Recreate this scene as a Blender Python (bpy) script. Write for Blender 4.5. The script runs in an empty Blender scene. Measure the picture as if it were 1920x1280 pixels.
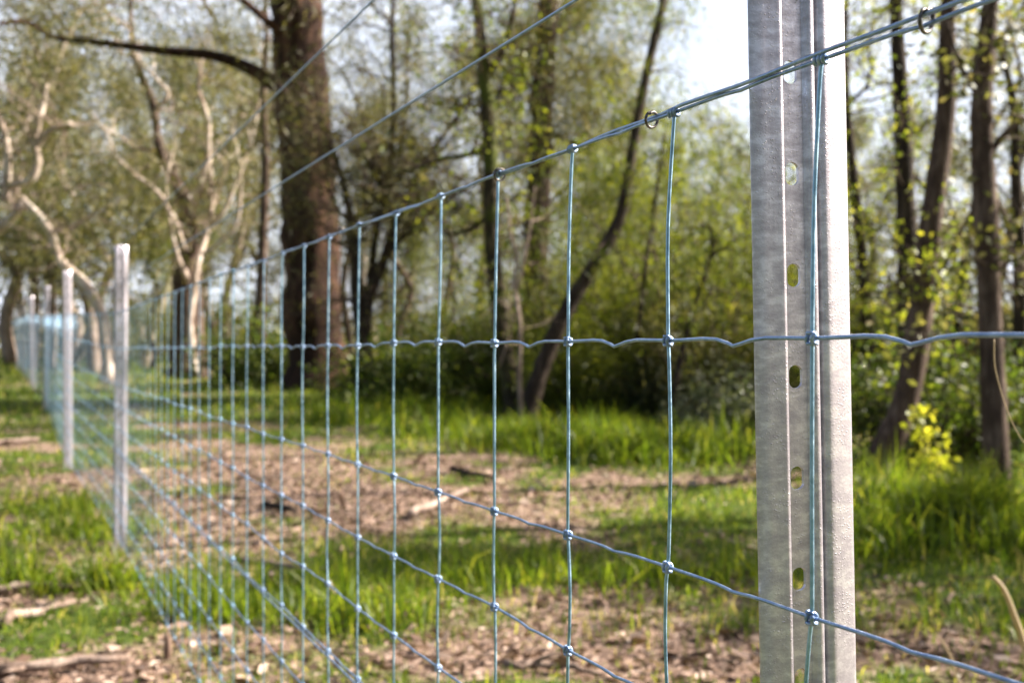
import bpy, math, random
import numpy as np
from mathutils import Vector, Matrix, noise

scene = bpy.context.scene
R = math.radians

# ------------------------------------------------------------------ camera
EYE = 0.90
FPX = 2046.0                      # focal length in photo pixels (1920 wide)
cam_d = bpy.data.cameras.new('camera')
cam = bpy.data.objects.new('camera', cam_d)
scene.collection.objects.link(cam)
cam.location = (0, 0, EYE)
cam.rotation_euler = (R(90), 0, 0)
cam_d.sensor_width = 36
cam_d.lens = FPX / 1920 * 36
cam_d.shift_y = 16 / 1920
cam_d.clip_start = 0.02
cam_d.clip_end = 1000
cam_d.dof.use_dof = True
cam_d.dof.focus_distance = 0.72
cam_d.dof.aperture_fstop = 9.0
scene.camera = cam

# ------------------------------------------------------------------ light
SUN_EL = R(37)
sun_h = Vector((0.97, 0.22, 0)).normalized()
to_sun = Vector((sun_h.x * math.cos(SUN_EL), sun_h.y * math.cos(SUN_EL), math.sin(SUN_EL)))
world = bpy.data.worlds.new('World')
scene.world = world
world.use_nodes = True
wn = world.node_tree
bg = wn.nodes['Background']
sky = wn.nodes.new('ShaderNodeTexSky')
sky.sky_type = 'NISHITA'
sky.sun_disc = False
sky.sun_elevation = SUN_EL
sky.sun_rotation = math.atan2(sun_h.x, sun_h.y)
sky.air_density = 1.0
sky.dust_density = 4.0
sky.ozone_density = 1.0
# bright thin cloud over the pale blue
tcw = wn.nodes.new('ShaderNodeTexCoord')
mpw = wn.nodes.new('ShaderNodeMapping'); mpw.inputs['Scale'].default_value = (1.6, 1.6, 4.5)
nzw = wn.nodes.new('ShaderNodeTexNoise'); nzw.inputs['Scale'].default_value = 1.8; nzw.inputs['Detail'].default_value = 7; nzw.inputs['Roughness'].default_value = .55
rpw = wn.nodes.new('ShaderNodeValToRGB')
rpw.color_ramp.elements[0].position = .36; rpw.color_ramp.elements[1].position = .62
rpw.color_ramp.elements[0].color = (.42, .42, .42, 1); rpw.color_ramp.elements[1].color = (.95, .95, .95, 1)
mxw = wn.nodes.new('ShaderNodeMixRGB'); mxw.inputs[2].default_value = (8.4, 9.0, 10.4, 1)
wn.links.new(tcw.outputs['Generated'], mpw.inputs[0]); wn.links.new(mpw.outputs[0], nzw.inputs[0])
sxw = wn.nodes.new('ShaderNodeSeparateXYZ'); wn.links.new(tcw.outputs['Generated'], sxw.inputs[0])
hrw = wn.nodes.new('ShaderNodeMapRange'); hrw.inputs[1].default_value = .72; hrw.inputs[2].default_value = .38
wn.links.new(sxw.outputs[2], hrw.inputs[0])
mlw = wn.nodes.new('ShaderNodeMath'); mlw.operation = 'MULTIPLY'
wn.links.new(nzw.outputs[0], rpw.inputs[0]); wn.links.new(rpw.outputs[0], mlw.inputs[0]); wn.links.new(hrw.outputs[0], mlw.inputs[1])
hyw = wn.nodes.new('ShaderNodeMapRange'); hyw.inputs[1].default_value = .05; hyw.inputs[2].default_value = .5
wn.links.new(sxw.outputs[1], hyw.inputs[0])
myw = wn.nodes.new('ShaderNodeMath'); myw.operation = 'MULTIPLY'
wn.links.new(mlw.outputs[0], myw.inputs[0]); wn.links.new(hyw.outputs[0], myw.inputs[1])
wn.links.new(myw.outputs[0], mxw.inputs[0])
wn.links.new(sky.outputs[0], mxw.inputs[1]); wn.links.new(mxw.outputs[0], bg.inputs[0])
bg.inputs[1].default_value = 0.05
sd = bpy.data.lights.new('sun', 'SUN')
sd.energy = 5.0
sd.angle = R(0.53)
sd.color = (1.0, 0.93, 0.82)
sun = bpy.data.objects.new('sun', sd)
scene.collection.objects.link(sun)
sun.rotation_euler = (-to_sun).to_track_quat('-Z', 'Y').to_euler()
scene.view_settings.view_transform = 'Standard'
scene.view_settings.look = 'None'
scene.view_settings.exposure = 2.0
scene.view_settings.gamma = 1.0
scene.cycles.use_denoising = True
scene.cycles.max_bounces = 8
scene.cycles.diffuse_bounces = 3
scene.cycles.transmission_bounces = 4
scene.cycles.sample_clamp_indirect = 8

# ------------------------------------------------------------------ helpers
def rise(Y):
    return float(np.interp(Y, [-50, 4.85, 7.5, 12.2, 15.5, 19.6, 22.5, 40, 60, 300],
                           [0, 0, .08, .22, .34, .43, .49, .70, .85, 1.4]))

def ground_z(x, y):
    n = noise.noise(Vector((x * .5, y * .5, 3.1))) * .030 + noise.noise(Vector((x * 2.1, y * 2.1, 7.7))) * .013
    return rise(y) + n * min(1.0, max(0.25, (abs(x + .4 * y) + .1)))

def W(px, py, Y):
    """photo pixel + real distance -> point in metres"""
    return Vector(((px - 960) / FPX * Y, Y, EYE + (656 - py) / FPX * Y))

def base_Y(py):
    """distance at which the ground is seen at photo row py"""
    lo, hi = 1.5, 80
    for _ in range(50):
        m = (lo + hi) / 2
        if 656 - (rise(m) - EYE) / m * FPX > py: lo = m
        else: hi = m
    return lo

def link(o, parent=None):
    scene.collection.objects.link(o)
    if parent: o.parent = parent
    return o

def tag(o, label=None, cat=None, group=None, kind=None):
    if label: o['label'] = label
    if cat: o['category'] = cat
    if group: o['group'] = group
    if kind: o['kind'] = kind
    return o

def empty(name, loc=(0, 0, 0)):
    o = bpy.data.objects.new(name, None)
    o.location = loc
    o.empty_display_size = .1
    return link(o)

class MB:
    """collects tubes and leaf faces, builds one mesh"""
    def __init__(s):
        s.v = []; s.f = []; s.n = 0; s.t = []
    def add(s, v, faces, tint=None):
        v = np.asarray(v, dtype=np.float64).reshape(-1, 3)
        faces = np.asarray(faces, dtype=np.int64)
        s.v.append(v); s.f.append(faces + s.n)
        s.t.append(np.full(len(v), .5) if tint is None else np.asarray(tint, dtype=np.float64))
        s.n += len(v)
    def tube(s, pts, rad, n=6, cap=True):
        P = np.array([tuple(p) for p in pts], dtype=np.float64)
        m = len(P)
        r = np.full(m, rad, dtype=np.float64) if np.isscalar(rad) else np.asarray(rad, dtype=np.float64)
        T = np.gradient(P, axis=0)
        T /= np.linalg.norm(T, axis=1)[:, None] + 1e-12
        a = np.array([0., 0., 1.]) if abs(T[0][2]) < .9 else np.array([1., 0., 0.])
        u = np.cross(T[0], a); u /= np.linalg.norm(u)
        U = np.zeros_like(P)
        for i in range(m):
            u = u - T[i] * np.dot(u, T[i]); u /= np.linalg.norm(u) + 1e-12
            U[i] = u
        V = np.cross(T, U)
        th = np.arange(n) * 2 * np.pi / n
        ring = (P[:, None, :] + r[:, None, None] * (np.cos(th)[None, :, None] * U[:, None, :]
                                                  + np.sin(th)[None, :, None] * V[:, None, :]))
        i = np.arange(m - 1)[:, None] * n; j = np.arange(n)[None, :]; k = (j + 1) % n
        F = np.stack([i + j, i + k, i + n + k, i + n + j], -1).reshape(-1, 4)
        s.add(ring.reshape(-1, 3), F)
        if cap:
            for idx, flip in ((0, True), (m - 1, False)):
                c = s.n
                s.add([P[idx]], np.zeros((0, 4), dtype=np.int64))
                base = c - m * n + idx * n if idx == 0 else c - 1 - m * n + idx * n
                fs = [[c, base + q, base + (q + 1) % n, c] for q in range(n)]
                tri = np.array([[x[0], x[2], x[1]] if flip else [x[0], x[1], x[2]] for x in fs])
                s.f.append(tri)
    def leaves(s, c, d, l, w, rng, tint=None):
        """diamond leaves: base c, direction d, length l, width w (arrays)"""
        c = np.asarray(c); N = len(c)
        if N == 0: return
        d = d / (np.linalg.norm(d, axis=1)[:, None] + 1e-9)
        rv = rng.normal(size=(N, 3))
        sd_ = np.cross(d, rv); sd_ /= np.linalg.norm(sd_, axis=1)[:, None] + 1e-9
        l = np.broadcast_to(l, (N,))[:, None]; w = np.broadcast_to(w, (N,))[:, None]
        a = c; b = c + d * l * .45 + sd_ * w * .5; t = c + d * l; e = c + d * l * .45 - sd_ * w * .5
        v = np.stack([a, b, t, e], 1).reshape(-1, 3)
        f = np.arange(4 * N).reshape(-1, 4)
        if tint is None: tint = rng.random(N)
        s.add(v, f, np.repeat(tint, 4))
    def build(s, name, mat, parent=None, smooth=True, mw=None):
        me = bpy.data.meshes.new(name)
        V = np.concatenate(s.v) if s.v else np.zeros((0, 3))
        if mw is not None:                       # bring world points into the parent's frame
            V = V - np.array(mw)
        sizes = np.concatenate([np.full(len(f), f.shape[1]) for f in s.f if len(f)])
        loops = np.concatenate([f.ravel() for f in s.f if len(f)])
        me.vertices.add(len(V)); me.vertices.foreach_set('co', V.ravel().astype(np.float32))
        me.loops.add(len(loops)); me.loops.foreach_set('vertex_index', loops.astype(np.int32))
        me.polygons.add(len(sizes))
        st = np.concatenate([[0], np.cumsum(sizes)[:-1]])
        me.polygons.foreach_set('loop_start', st.astype(np.int32))
        me.polygons.foreach_set('loop_total', sizes.astype(np.int32))
        at = me.attributes.new('tint', 'FLOAT', 'POINT')
        at.data.foreach_set('value', np.concatenate(s.t).astype(np.float32))
        me.update(calc_edges=True)
        if smooth: me.polygons.foreach_set('use_smooth', np.ones(len(sizes), dtype=bool))
        me.materials.append(mat)
        return link(bpy.data.objects.new(name, me), parent)

def smooth_pts(pts, sub=4):
    """Catmull-Rom through 3-D points (optionally with a 4th radius value)"""
    P = np.array([tuple(p) for p in pts], dtype=float)
    Q = np.vstack([2 * P[0] - P[1], P, 2 * P[-1] - P[-2]])
    out = []
    for i in range(1, len(Q) - 2):
        p0, p1, p2, p3 = Q[i - 1:i + 3]
        for k in range(sub):
            t = k / sub
            out.append(.5 * (2 * p1 + (p2 - p0) * t + (2 * p0 - 5 * p1 + 4 * p2 - p3) * t * t + (3 * p1 - p0 - 3 * p2 + p3) * t ** 3))
    out.append(P[-1])
    return np.array(out)

# ------------------------------------------------------------------ materials
def new_mat(name):
    m = bpy.data.materials.new(name); m.use_nodes = True
    nt = m.node_tree
    return m, nt, nt.nodes['Principled BSDF']

def N(nt, typ, **kw):
    n = nt.nodes.new(typ)
    for k, v in kw.items():
        if k.startswith('i_'):
            key = k[2:]
            n.inputs[int(key) if key.isdigit() else key.replace('_', ' ')].default_value = v
        else: setattr(n, k, v)
    return n

def ramp(nt, fac, stops, interp='LINEAR'):
    r = nt.nodes.new('ShaderNodeValToRGB')
    r.color_ramp.interpolation = interp
    while len(r.color_ramp.elements) < len(stops): r.color_ramp.elements.new(.5)
    for e, (p, c) in zip(r.color_ramp.elements, stops):
        e.position = p; e.color = (*c, 1) if len(c) == 3 else c
    nt.links.new(fac, r.inputs[0])
    return r

def leaf_mat(name, stops, trans=.45, rough=.5):
    m, nt, p = new_mat(name)
    at = N(nt, 'ShaderNodeAttribute', attribute_name='tint')
    r = ramp(nt, at.outputs['Fac'], stops)
    nt.links.new(r.outputs[0], p.inputs['Base Color'])
    p.inputs['Roughness'].default_value = rough
    p.inputs['Specular IOR Level'].default_value = .35
    tr = N(nt, 'ShaderNodeBsdfTranslucent')
    mixc = N(nt, 'ShaderNodeMixRGB', blend_type='MULTIPLY', i_0=1.0)
    nt.links.new(r.outputs[0], mixc.inputs[1]); mixc.inputs[2].default_value = (1.5, 1.5, .7, 1)
    nt.links.new(mixc.outputs[0], tr.inputs[0])
    mx = N(nt, 'ShaderNodeMixShader', i_0=trans)
    nt.links.new(p.outputs[0], mx.inputs[1]); nt.links.new(tr.outputs[0], mx.inputs[2])
    nt.links.new(mx.outputs[0], nt.nodes['Material Output'].inputs[0])
    return m

def bark_mat(name, dark, mid, light, scale=6, stretch=.18, bump=.6, moss=None):
    m, nt, p = new_mat(name)
    tc = N(nt, 'ShaderNodeTexCoord')
    mp = N(nt, 'ShaderNodeMapping'); mp.inputs['Scale'].default_value = (1, 1, stretch)
    nt.links.new(tc.outputs['Object'], mp.inputs[0])
    n1 = N(nt, 'ShaderNodeTexNoise', i_Scale=scale * 3, i_Detail=8.0, i_Roughness=.7)
    nt.links.new(mp.outputs[0], n1.inputs[0])
    n2 = N(nt, 'ShaderNodeTexNoise', i_Scale=scale * .5, i_Detail=4.0)
    nt.links.new(tc.outputs['Object'], n2.inputs[0])
    add = N(nt, 'ShaderNodeMath', operation='MULTIPLY_ADD', i_1=.6, i_2=0.0)
    nt.links.new(n1.outputs[0], add.inputs[0])
    mul2 = N(nt, 'ShaderNodeMath', operation='MULTIPLY_ADD', i_1=.4)
    nt.links.new(n2.outputs[0], mul2.inputs[0]); nt.links.new(add.outputs[0], mul2.inputs[2])
    r = ramp(nt, mul2.outputs[0], [(.34, dark), (.5, mid), (.66, light)])
    col = r.outputs[0]
    if moss:
        n3 = N(nt, 'ShaderNodeTexNoise', i_Scale=1.7, i_Detail=5.0)
        nt.links.new(tc.outputs['Object'], n3.inputs[0])
        mr = ramp(nt, n3.outputs[0], [(.5, (0, 0, 0)), (.62, (.8, .8, .8))])
        mix = N(nt, 'ShaderNodeMixRGB')
        nt.links.new(mr.outputs[0], mix.inputs[0]); nt.links.new(col, mix.inputs[1])
        mix.inputs[2].default_value = (*moss, 1); col = mix.outputs[0]
    nt.links.new(col, p.inputs['Base Color'])
    p.inputs['Roughness'].default_value = .9
    p.inputs['Specular IOR Level'].default_value = .2
    b = N(nt, 'ShaderNodeBump', i_Strength=bump, i_Distance=.03)
    nt.links.new(n1.outputs[0], b.inputs['Height']); nt.links.new(b.outputs[0], p.inputs['Normal'])
    return m

M = {}
M['bark_rough'] = bark_mat('bark_rough', (.006, .003, .002), (.038, .018, .011), (.17, .088, .055), 3.2, .14, 1.2)
M['bark_dark'] = bark_mat('bark_dark', (.012, .008, .006), (.038, .026, .019), (.11, .08, .06), 8, .2, .8)
M['bark_moss'] = bark_mat('bark_moss', (.012, .009, .005), (.042, .031, .018), (.12, .09, .05), 8, .25, .8, (.08, .10, .012))
M['bark_brown'] = bark_mat('bark_brown', (.022, .014, .010), (.075, .048, .036), (.20, .145, .11), 9, .2, .7)
M['bark_gum'] = bark_mat('bark_gum', (.20, .13, .10), (.50, .40, .33), (.76, .69, .62), 3, .35, .25)
M['bark_pale'] = bark_mat('bark_pale', (.12, .085, .065), (.26, .19, .155), (.45, .36, .30), 6, .3, .4)
M['twig'] = bark_mat('twig', (.03, .02, .014), (.09, .062, .045), (.20, .15, .11), 8, .3, .2)
M['leaf_olive'] = leaf_mat('leaf_olive', [(0, (.016, .022, .007)), (.35, (.06, .068, .022)), (.6, (.15, .145, .05)), (.85, (.27, .23, .10)), (1, (.38, .29, .15))], .38)  # dark stops of olive, tan and lime deepened to stand for crown shade
M['leaf_tan'] = leaf_mat('leaf_tan', [(0, (.020, .026, .010)), (.35, (.075, .08, .032)), (.6, (.16, .15, .065)), (1, (.34, .28, .15))], .38)
M['leaf_lime'] = leaf_mat('leaf_lime', [(0, (.014, .026, .004)), (.35, (.06, .082, .010)), (.6, (.135, .16, .018)), (1, (.32, .31, .035))], .48)
M['leaf_yellow'] = leaf_mat('leaf_yellow', [(0, (.07, .11, .015)), (.5, (.18, .21, .028)), (1, (.42, .38, .06))], .5)
M['leaf_sprig'] = leaf_mat('leaf_sprig', [(0, (.16, .20, .02)), (.5, (.32, .33, .035)), (1, (.52, .46, .07))], .5)
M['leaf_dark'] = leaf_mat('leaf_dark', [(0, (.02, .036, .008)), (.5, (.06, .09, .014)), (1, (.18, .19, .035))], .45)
M['leaf_grey'] = leaf_mat('leaf_grey', [(0, (.04, .055, .03)), (.5, (.10, .12, .07)), (1, (.22, .22, .15))], .35)
M['grass'] = leaf_mat('grass', [(0, (.03, .055, .006)), (.4, (.07, .115, .010)), (.72, (.17, .22, .020)), (.9, (.29, .28, .04)), (1, (.44, .36, .18))], .58, .45)
M['litter'] = leaf_mat('litter', [(0, (.04, .024, .016)), (.45, (.15, .092, .066)), (.8, (.28, .19, .145)), (1, (.44, .34, .28))], .1, .8)
M['dry'] = leaf_mat('dry', [(0, (.32, .22, .13)), (.5, (.42, .32, .2)), (1, (.55, .45, .32))], .2, .7)
M['stick'] = bark_mat('stick', (.07, .045, .033), (.20, .14, .11), (.40, .32, .27), 14, .4, .5)

def mk_wire(name, c1, c2, c3):
    m, nt, p = new_mat(name)
    tc = N(nt, 'ShaderNodeTexCoord')
    n = N(nt, 'ShaderNodeTexNoise', i_Scale=90.0, i_Detail=6.0, i_Roughness=.7)
    nt.links.new(tc.outputs['Object'], n.inputs[0])
    r = ramp(nt, n.outputs[0], [(.34, c1), (.5, c2), (.64, c3)])
    nt.links.new(r.outputs[0], p.inputs['Base Color'])
    p.inputs['Metallic'].default_value = .75
    rr = ramp(nt, n.outputs[0], [(.35, (.28, .28, .28)), (.62, (.58, .58, .58))])
    nt.links.new(rr.outputs[0], p.inputs['Roughness'])
    b = N(nt, 'ShaderNodeBump', i_Strength=.15, i_Distance=.0006)
    nt.links.new(n.outputs[0], b.inputs['Height']); nt.links.new(b.outputs[0], p.inputs['Normal'])
    return m
M['wire'] = mk_wire('galvanised_wire_sky_blue', (.12, .18, .31), (.21, .29, .44), (.34, .42, .56))  # zinc colour with the blue of the reflected sky mixed in
M['stay'] = mk_wire('galvanised_stay_wire_sunlit', (.14, .26, .40), (.24, .39, .54), (.38, .53, .66))  # same wire, lighter and bluer: sunlight and sky on the stays painted in

def mk_ring():
    m, nt, p = new_mat('ring_steel')
    tc = N(nt, 'ShaderNodeTexCoord')
    n = N(nt, 'ShaderNodeTexNoise', i_Scale=300.0, i_Detail=4.0)
    nt.links.new(tc.outputs['Object'], n.inputs[0])
    r = ramp(nt, n.outputs[0], [(.35, (.05, .042, .04)), (.65, (.17, .15, .14))])
    nt.links.new(r.outputs[0], p.inputs['Base Color'])
    p.inputs['Metallic'].default_value = .8; p.inputs['Roughness'].default_value = .4
    return m
M['ring'] = mk_ring()

def mk_zinc():
    m, nt, p = new_mat('galvanised_steel')
    tc = N(nt, 'ShaderNodeTexCoord')
    # spangle patches, wider than tall
    mp = N(nt, 'ShaderNodeMapping'); mp.inputs['Scale'].default_value = (90, 90, 150)
    nt.links.new(tc.outputs['Object'], mp.inputs[0])
    sp = N(nt, 'ShaderNodeTexNoise', i_Scale=1.0, i_Detail=6.0, i_Roughness=.65)
    nt.links.new(mp.outputs[0], sp.inputs[0])
    fine = N(nt, 'ShaderNodeTexNoise', i_Scale=620.0, i_Detail=3.0, i_Roughness=.6)
    nt.links.new(tc.outputs['Object'], fine.inputs[0])
    vo = N(nt, 'ShaderNodeTexVoronoi', i_Scale=520.0)
    nt.links.new(tc.outputs['Object'], vo.inputs[0])
    drops = ramp(nt, vo.outputs['Distance'], [(0, (1, 1, 1)), (.17, (.6, .6, .6)), (.32, (0, 0, 0))])
    # where droplets are: patchy
    dm = N(nt, 'ShaderNodeTexNoise', i_Scale=45.0, i_Detail=3.0)
    nt.links.new(tc.outputs['Object'], dm.inputs[0])
    dmr = ramp(nt, dm.outputs[0], [(.42, (.12, .12, .12)), (.62, (1, 1, 1))])
    dmul = N(nt, 'ShaderNodeMath', operation='MULTIPLY')
    nt.links.new(drops.outputs[0], dmul.inputs[0]); nt.links.new(dmr.outputs[0], dmul.inputs[1])
    # vertical draw lines
    mp2 = N(nt, 'ShaderNodeMapping'); mp2.inputs['Scale'].default_value = (500, 500, 9)
    nt.links.new(tc.outputs['Object'], mp2.inputs[0])
    ln = N(nt, 'ShaderNodeTexNoise', i_Scale=1.0, i_Detail=3.0)
    nt.links.new(mp2.outputs[0], ln.inputs[0])
    h1 = N(nt, 'ShaderNodeMath', operation='MULTIPLY_ADD', i_1=.55)
    nt.links.new(fine.outputs[0], h1.inputs[0]); nt.links.new(dmul.outputs[0], h1.inputs[2])
    h2 = N(nt, 'ShaderNodeMath', operation='MULTIPLY_ADD', i_1=.35)
    nt.links.new(ln.outputs[0], h2.inputs[0]); nt.links.new(h1.outputs[0], h2.inputs[2])
    r = ramp(nt, sp.outputs[0], [(.36, (.36, .325, .37)), (.5, (.46, .42, .47)), (.62, (.61, .57, .625))])
    nt.links.new(r.outputs[0], p.inputs['Base Color'])
    p.inputs['Metallic'].default_value = .6
    rr = ramp(nt, sp.outputs[0], [(.3, (.48, .48, .48)), (.7, (.28, .28, .28))])
    nt.links.new(rr.outputs[0], p.inputs['Roughness'])
    b = N(nt, 'ShaderNodeBump', i_Strength=.5, i_Distance=.0006)
    nt.links.new(h2.outputs[0], b.inputs['Height']); nt.links.new(b.outputs[0], p.inputs['Normal'])
    return m
M['zinc'] = mk_zinc()

def mk_ground():
    m, nt, p = new_mat('soil_and_leaf_litter')
    tc = N(nt, 'ShaderNodeTexCoord')
    n1 = N(nt, 'ShaderNodeTexNoise', i_Scale=.55, i_Detail=7.0, i_Roughness=.62)
    n2 = N(nt, 'ShaderNodeTexNoise', i_Scale=26.0, i_Detail=6.0, i_Roughness=.7)
    n3 = N(nt, 'ShaderNodeTexNoise', i_Scale=3.5, i_Detail=6.0, i_Roughness=.65)
    for n in (n1, n2, n3): nt.links.new(tc.outputs['Object'], n.inputs[0])
    soil = ramp(nt, n2.outputs[0], [(.3, (.055, .033, .024)), (.46, (.19, .122, .09)), (.58, (.31, .215, .165)), (.72, (.48, .37, .31))])
    green = ramp(nt, n2.outputs[0], [(.3, (.02, .035, .006)), (.5, (.06, .09, .014)), (.7, (.13, .15, .03))])
    at = N(nt, 'ShaderNodeAttribute', attribute_name='tint')
    add = N(nt, 'ShaderNodeMath', operation='MULTIPLY_ADD', i_1=.7, i_2=-.35)
    nt.links.new(n3.outputs[0], add.inputs[0])
    a2 = N(nt, 'ShaderNodeMath', operation='ADD')
    nt.links.new(add.outputs[0], a2.inputs[0]); nt.links.new(at.outputs['Fac'], a2.inputs[1])
    gm = ramp(nt, a2.outputs[0], [(.38, (0, 0, 0)), (.62, (1, 1, 1))])
    mix = N(nt, 'ShaderNodeMixRGB')
    nt.links.new(gm.outputs[0], mix.inputs[0]); nt.links.new(soil.outputs[0], mix.inputs[1]); nt.links.new(green.outputs[0], mix.inputs[2])
    nt.links.new(mix.outputs[0], p.inputs['Base Color'])
    p.inputs['Roughness'].default_value = .95
    p.inputs['Specular IOR Level'].default_value = .1
    b = N(nt, 'ShaderNodeBump', i_Strength=.8, i_Distance=.03)
    nt.links.new(n2.outputs[0], b.inputs['Height']); nt.links.new(b.outputs[0], p.inputs['Normal'])
    return m
M['ground'] = mk_ground()

# ------------------------------------------------------------------ ground
# bare patches in metres: centre pixel -> world ellipse (cx, cy, rx, ry, strength)
BARE = []
for (px, py, rx, ry, s) in ((640, 880, .85, 1.3, 1.0), (760, 950, .7, .5, .8), (1180, 1240, .6, .24, .9), (900, 1235, .25, .15, .5),
                            (420, 840, .7, 1.0, .7), (120, 1270, .55, .20, .9), (40, 1120, .4, .16, .8), (60, 840, .9, .35, .8),
                            (90, 900, .6, .5, .6), (1010, 890, .7, .45, .55), (560, 1000, .5, .4, .6), (1280, 890, .6, .35, .5),
                            (330, 960, .35, .4, .5), (1720, 1180, .5, .3, .5), (1900, 1240, .4, .2, .4)):
    Y = base_Y(py); BARE.append(((px - 960) / FPX * Y, Y, rx, ry, s))
def greenness(x, y):
    g = .66 + .50 * noise.noise(Vector((x * .9, y * .9, 1.3))) + .45 * noise.noise(Vector((x * 2.6, y * 2.6, 5.3))) + .3 * noise.noise(Vector((x * 7, y * 7, 2.3)))
    for (cx, cy, rx, ry, s) in BARE:
        d = ((x - cx) / rx) ** 2 + ((y - cy) / ry) ** 2
        if d < 4: g -= s * math.exp(-d * 1.3) * .6
    return max(0., min(1., g))

def axis(lo, hi, near_lo, near_hi, step, grow=1.25):
    a = list(np.arange(near_lo, near_hi + step / 2, step))
    s = step
    x = a[-1]
    while x < hi: s *= grow; x += s; a.append(min(x, hi))
    s = step; x = a[0]
    while x > lo: s *= grow; x -= s; a.insert(0, max(x, lo))
    return a
gx = axis(-260, 260, -9, 8, .11); gy = axis(-60, 420, 1.5, 22, .11)
mb = MB()
GV = np.array([(x, y, ground_z(x, y)) for y in gy for x in gx])
GT = np.array([greenness(x, y) for y in gy for x in gx])
nx, ny = len(gx), len(gy)
ii = (np.arange(ny - 1)[:, None] * nx + np.arange(nx - 1)[None, :]).ravel()
mb.add(GV, np.stack([ii, ii + 1, ii + nx + 1, ii + nx], -1), GT)
tag(mb.build('ground', M['ground']), kind='structure')

# ------------------------------------------------------------------ fence line
FX0, FSL = .454, -.457
L0 = math.hypot(FSL, 1)
def pt_line(Y): return np.array([FX0 + FSL * Y, Y])
Y1 = .620
posts_xy = [pt_line(Y1), pt_line(4.85), np.array([-3.07, 7.5]), np.array([-5.23, 12.2]), np.array([-6.83, 15.5]), np.array([-8.8, 19.6]), np.array([-10.25, 22.6]), np.array([-12.2, 26.6])]
S = [0]
for a, b in zip(posts_xy[:-1], posts_xy[1:]): S.append(S[-1] + float(np.linalg.norm(b - a)))
SMIN, SMAX = -1.25, S[-1]
def fence(s):
    """point on the fence line at length s from the near post: (x, y, lift, unit dir)"""
    if s <= S[1]:
        d = np.array([FSL, 1]) / L0; p = posts_xy[0] + d * s
    else:
        i = min(len(S) - 2, max(j for j in range(len(S) - 1) if S[j] <= s))
        d = (posts_xy[i + 1] - posts_xy[i]) / (S[i + 1] - S[i]); p = posts_xy[i] + d * (s - S[i])
    return p[0], p[1], rise(p[1]), d
HW = [.163, .0066, -.152, -.2455, -.340, -.434, -.528, -.622, -.716, -.808]   # line wires relative to eye height
STAY = .150
def lean(h):     # how far a stay's point is shifted along the fence (towards the near end at the top)
    return -float(np.interp(h, [-.8, -.3, -.152, .0066, .163], [.001, .0, -.0005, 0, .008]))

net = tag(empty('wire_netting', (*posts_xy[0], 0)), 'long galvanised wire mesh netting stretched along the row of steel posts', 'wire netting')
o0 = (*posts_xy[0], 0)
k0, k1 = math.ceil(SMIN / STAY), math.floor(SMAX / STAY)
rg = np.random.default_rng(4)
sag = {(k, i): rg.normal() * (.0016 if i else .0012) for k in range(k0 - 1, k1 + 2) for i in range(len(HW))}
def node(k, i):
    s = k * STAY + lean(HW[i]); x, y, l, d = fence(s)
    return x, y, EYE + HW[i] + l * 1.0 + (0 if k == 0 and i < 3 else sag[(k, i)]), d
CR = [(0, 0), (.12, .0003), (.28, .0009), (.38, .0003), (.46, -.0022), (.50, -.0040), (.54, -.0030), (.62, -.0006), (.72, .0007), (.88, .0004)]
for i in range(len(HW)):
    mb = MB(); pts = []
    amp = {0: .25, 1: 1.0}.get(i, .32)
    for k in range(k1, k0, -1):
        a = node(k, i); b = node(k - 1, i)
        near = k < 26
        cr = CR if near else [(0, 0), (.5, -.003)]
        if k > 60: cr = [(0, 0)]
        for u, dz in cr:
            pts.append((a[0] + (b[0] - a[0]) * u, a[1] + (b[1] - a[1]) * u, a[2] + (b[2] - a[2]) * u + dz * amp))
    pts.append(node(k0, i)[:3])
    mb.tube(pts, .00122 if i > 1 else .0013, 8)
    mb.build('line_wire', M['wire'], net, mw=o0)

def knot_mb(mb, k, i):
    x, y, z, d = node(k, i)
    D = np.array([d[0], d[1], 0]); Nn = np.array([-d[1], d[0], 0])   # Nn points to the left of the fence direction = camera side
    U = np.array([0, 0, 1.])
    c = np.array([x, y, z])
    top = i == 0
    turns, half, r = (2.4, .0042, .0027) if top else (1.7, .0038, .0029)
    th = np.linspace(0, turns * 2 * np.pi, 26)
    ph = rg.random() * 1.0
    path = [c + D * (-half + 2 * half * t / th[-1]) + r * (math.cos(t + ph) * U + math.sin(t + ph) * Nn) for t in th]
    mb.tube(path, .00125, 6)
    if not top:      # short tails that hook round the stay
        for sg in (-1, 1):
            t = np.linspace(-.5, np.pi * .9, 9)
            path = [c + U * (sg * .0030) + .0028 * (np.cos(q) * D * sg + np.sin(q) * Nn) for q in t]
            mb.tube(path, .00115, 6)

def stay_pts(k, near):
    pts = []
    rr = np.random.default_rng(1000 + k)
    for i in range(len(HW)):
        x, y, z, d = node(k, i)
        off = -.0022 if i == 0 else (-.0018)
        pts.append((x + d[1] * -off * -1 * 0, y, z))
        if near and i < len(HW) - 1:
            x2, y2, z2, _ = node(k, i + 1)
            b = rr.normal() * .0018 + rr.choice([-1, 1]) * .0024
            for u in (.12, .5, .88):
                bb = b * (1 if u == .5 else .45) + rr.normal() * .0003
                pts.append((x + (x2 - x) * u + d[0] * bb, y + (y2 - y) * u + d[1] * bb, z + (z2 - z) * u))
    x, y, z, d = node(k, len(HW) - 1)
    return pts

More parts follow.
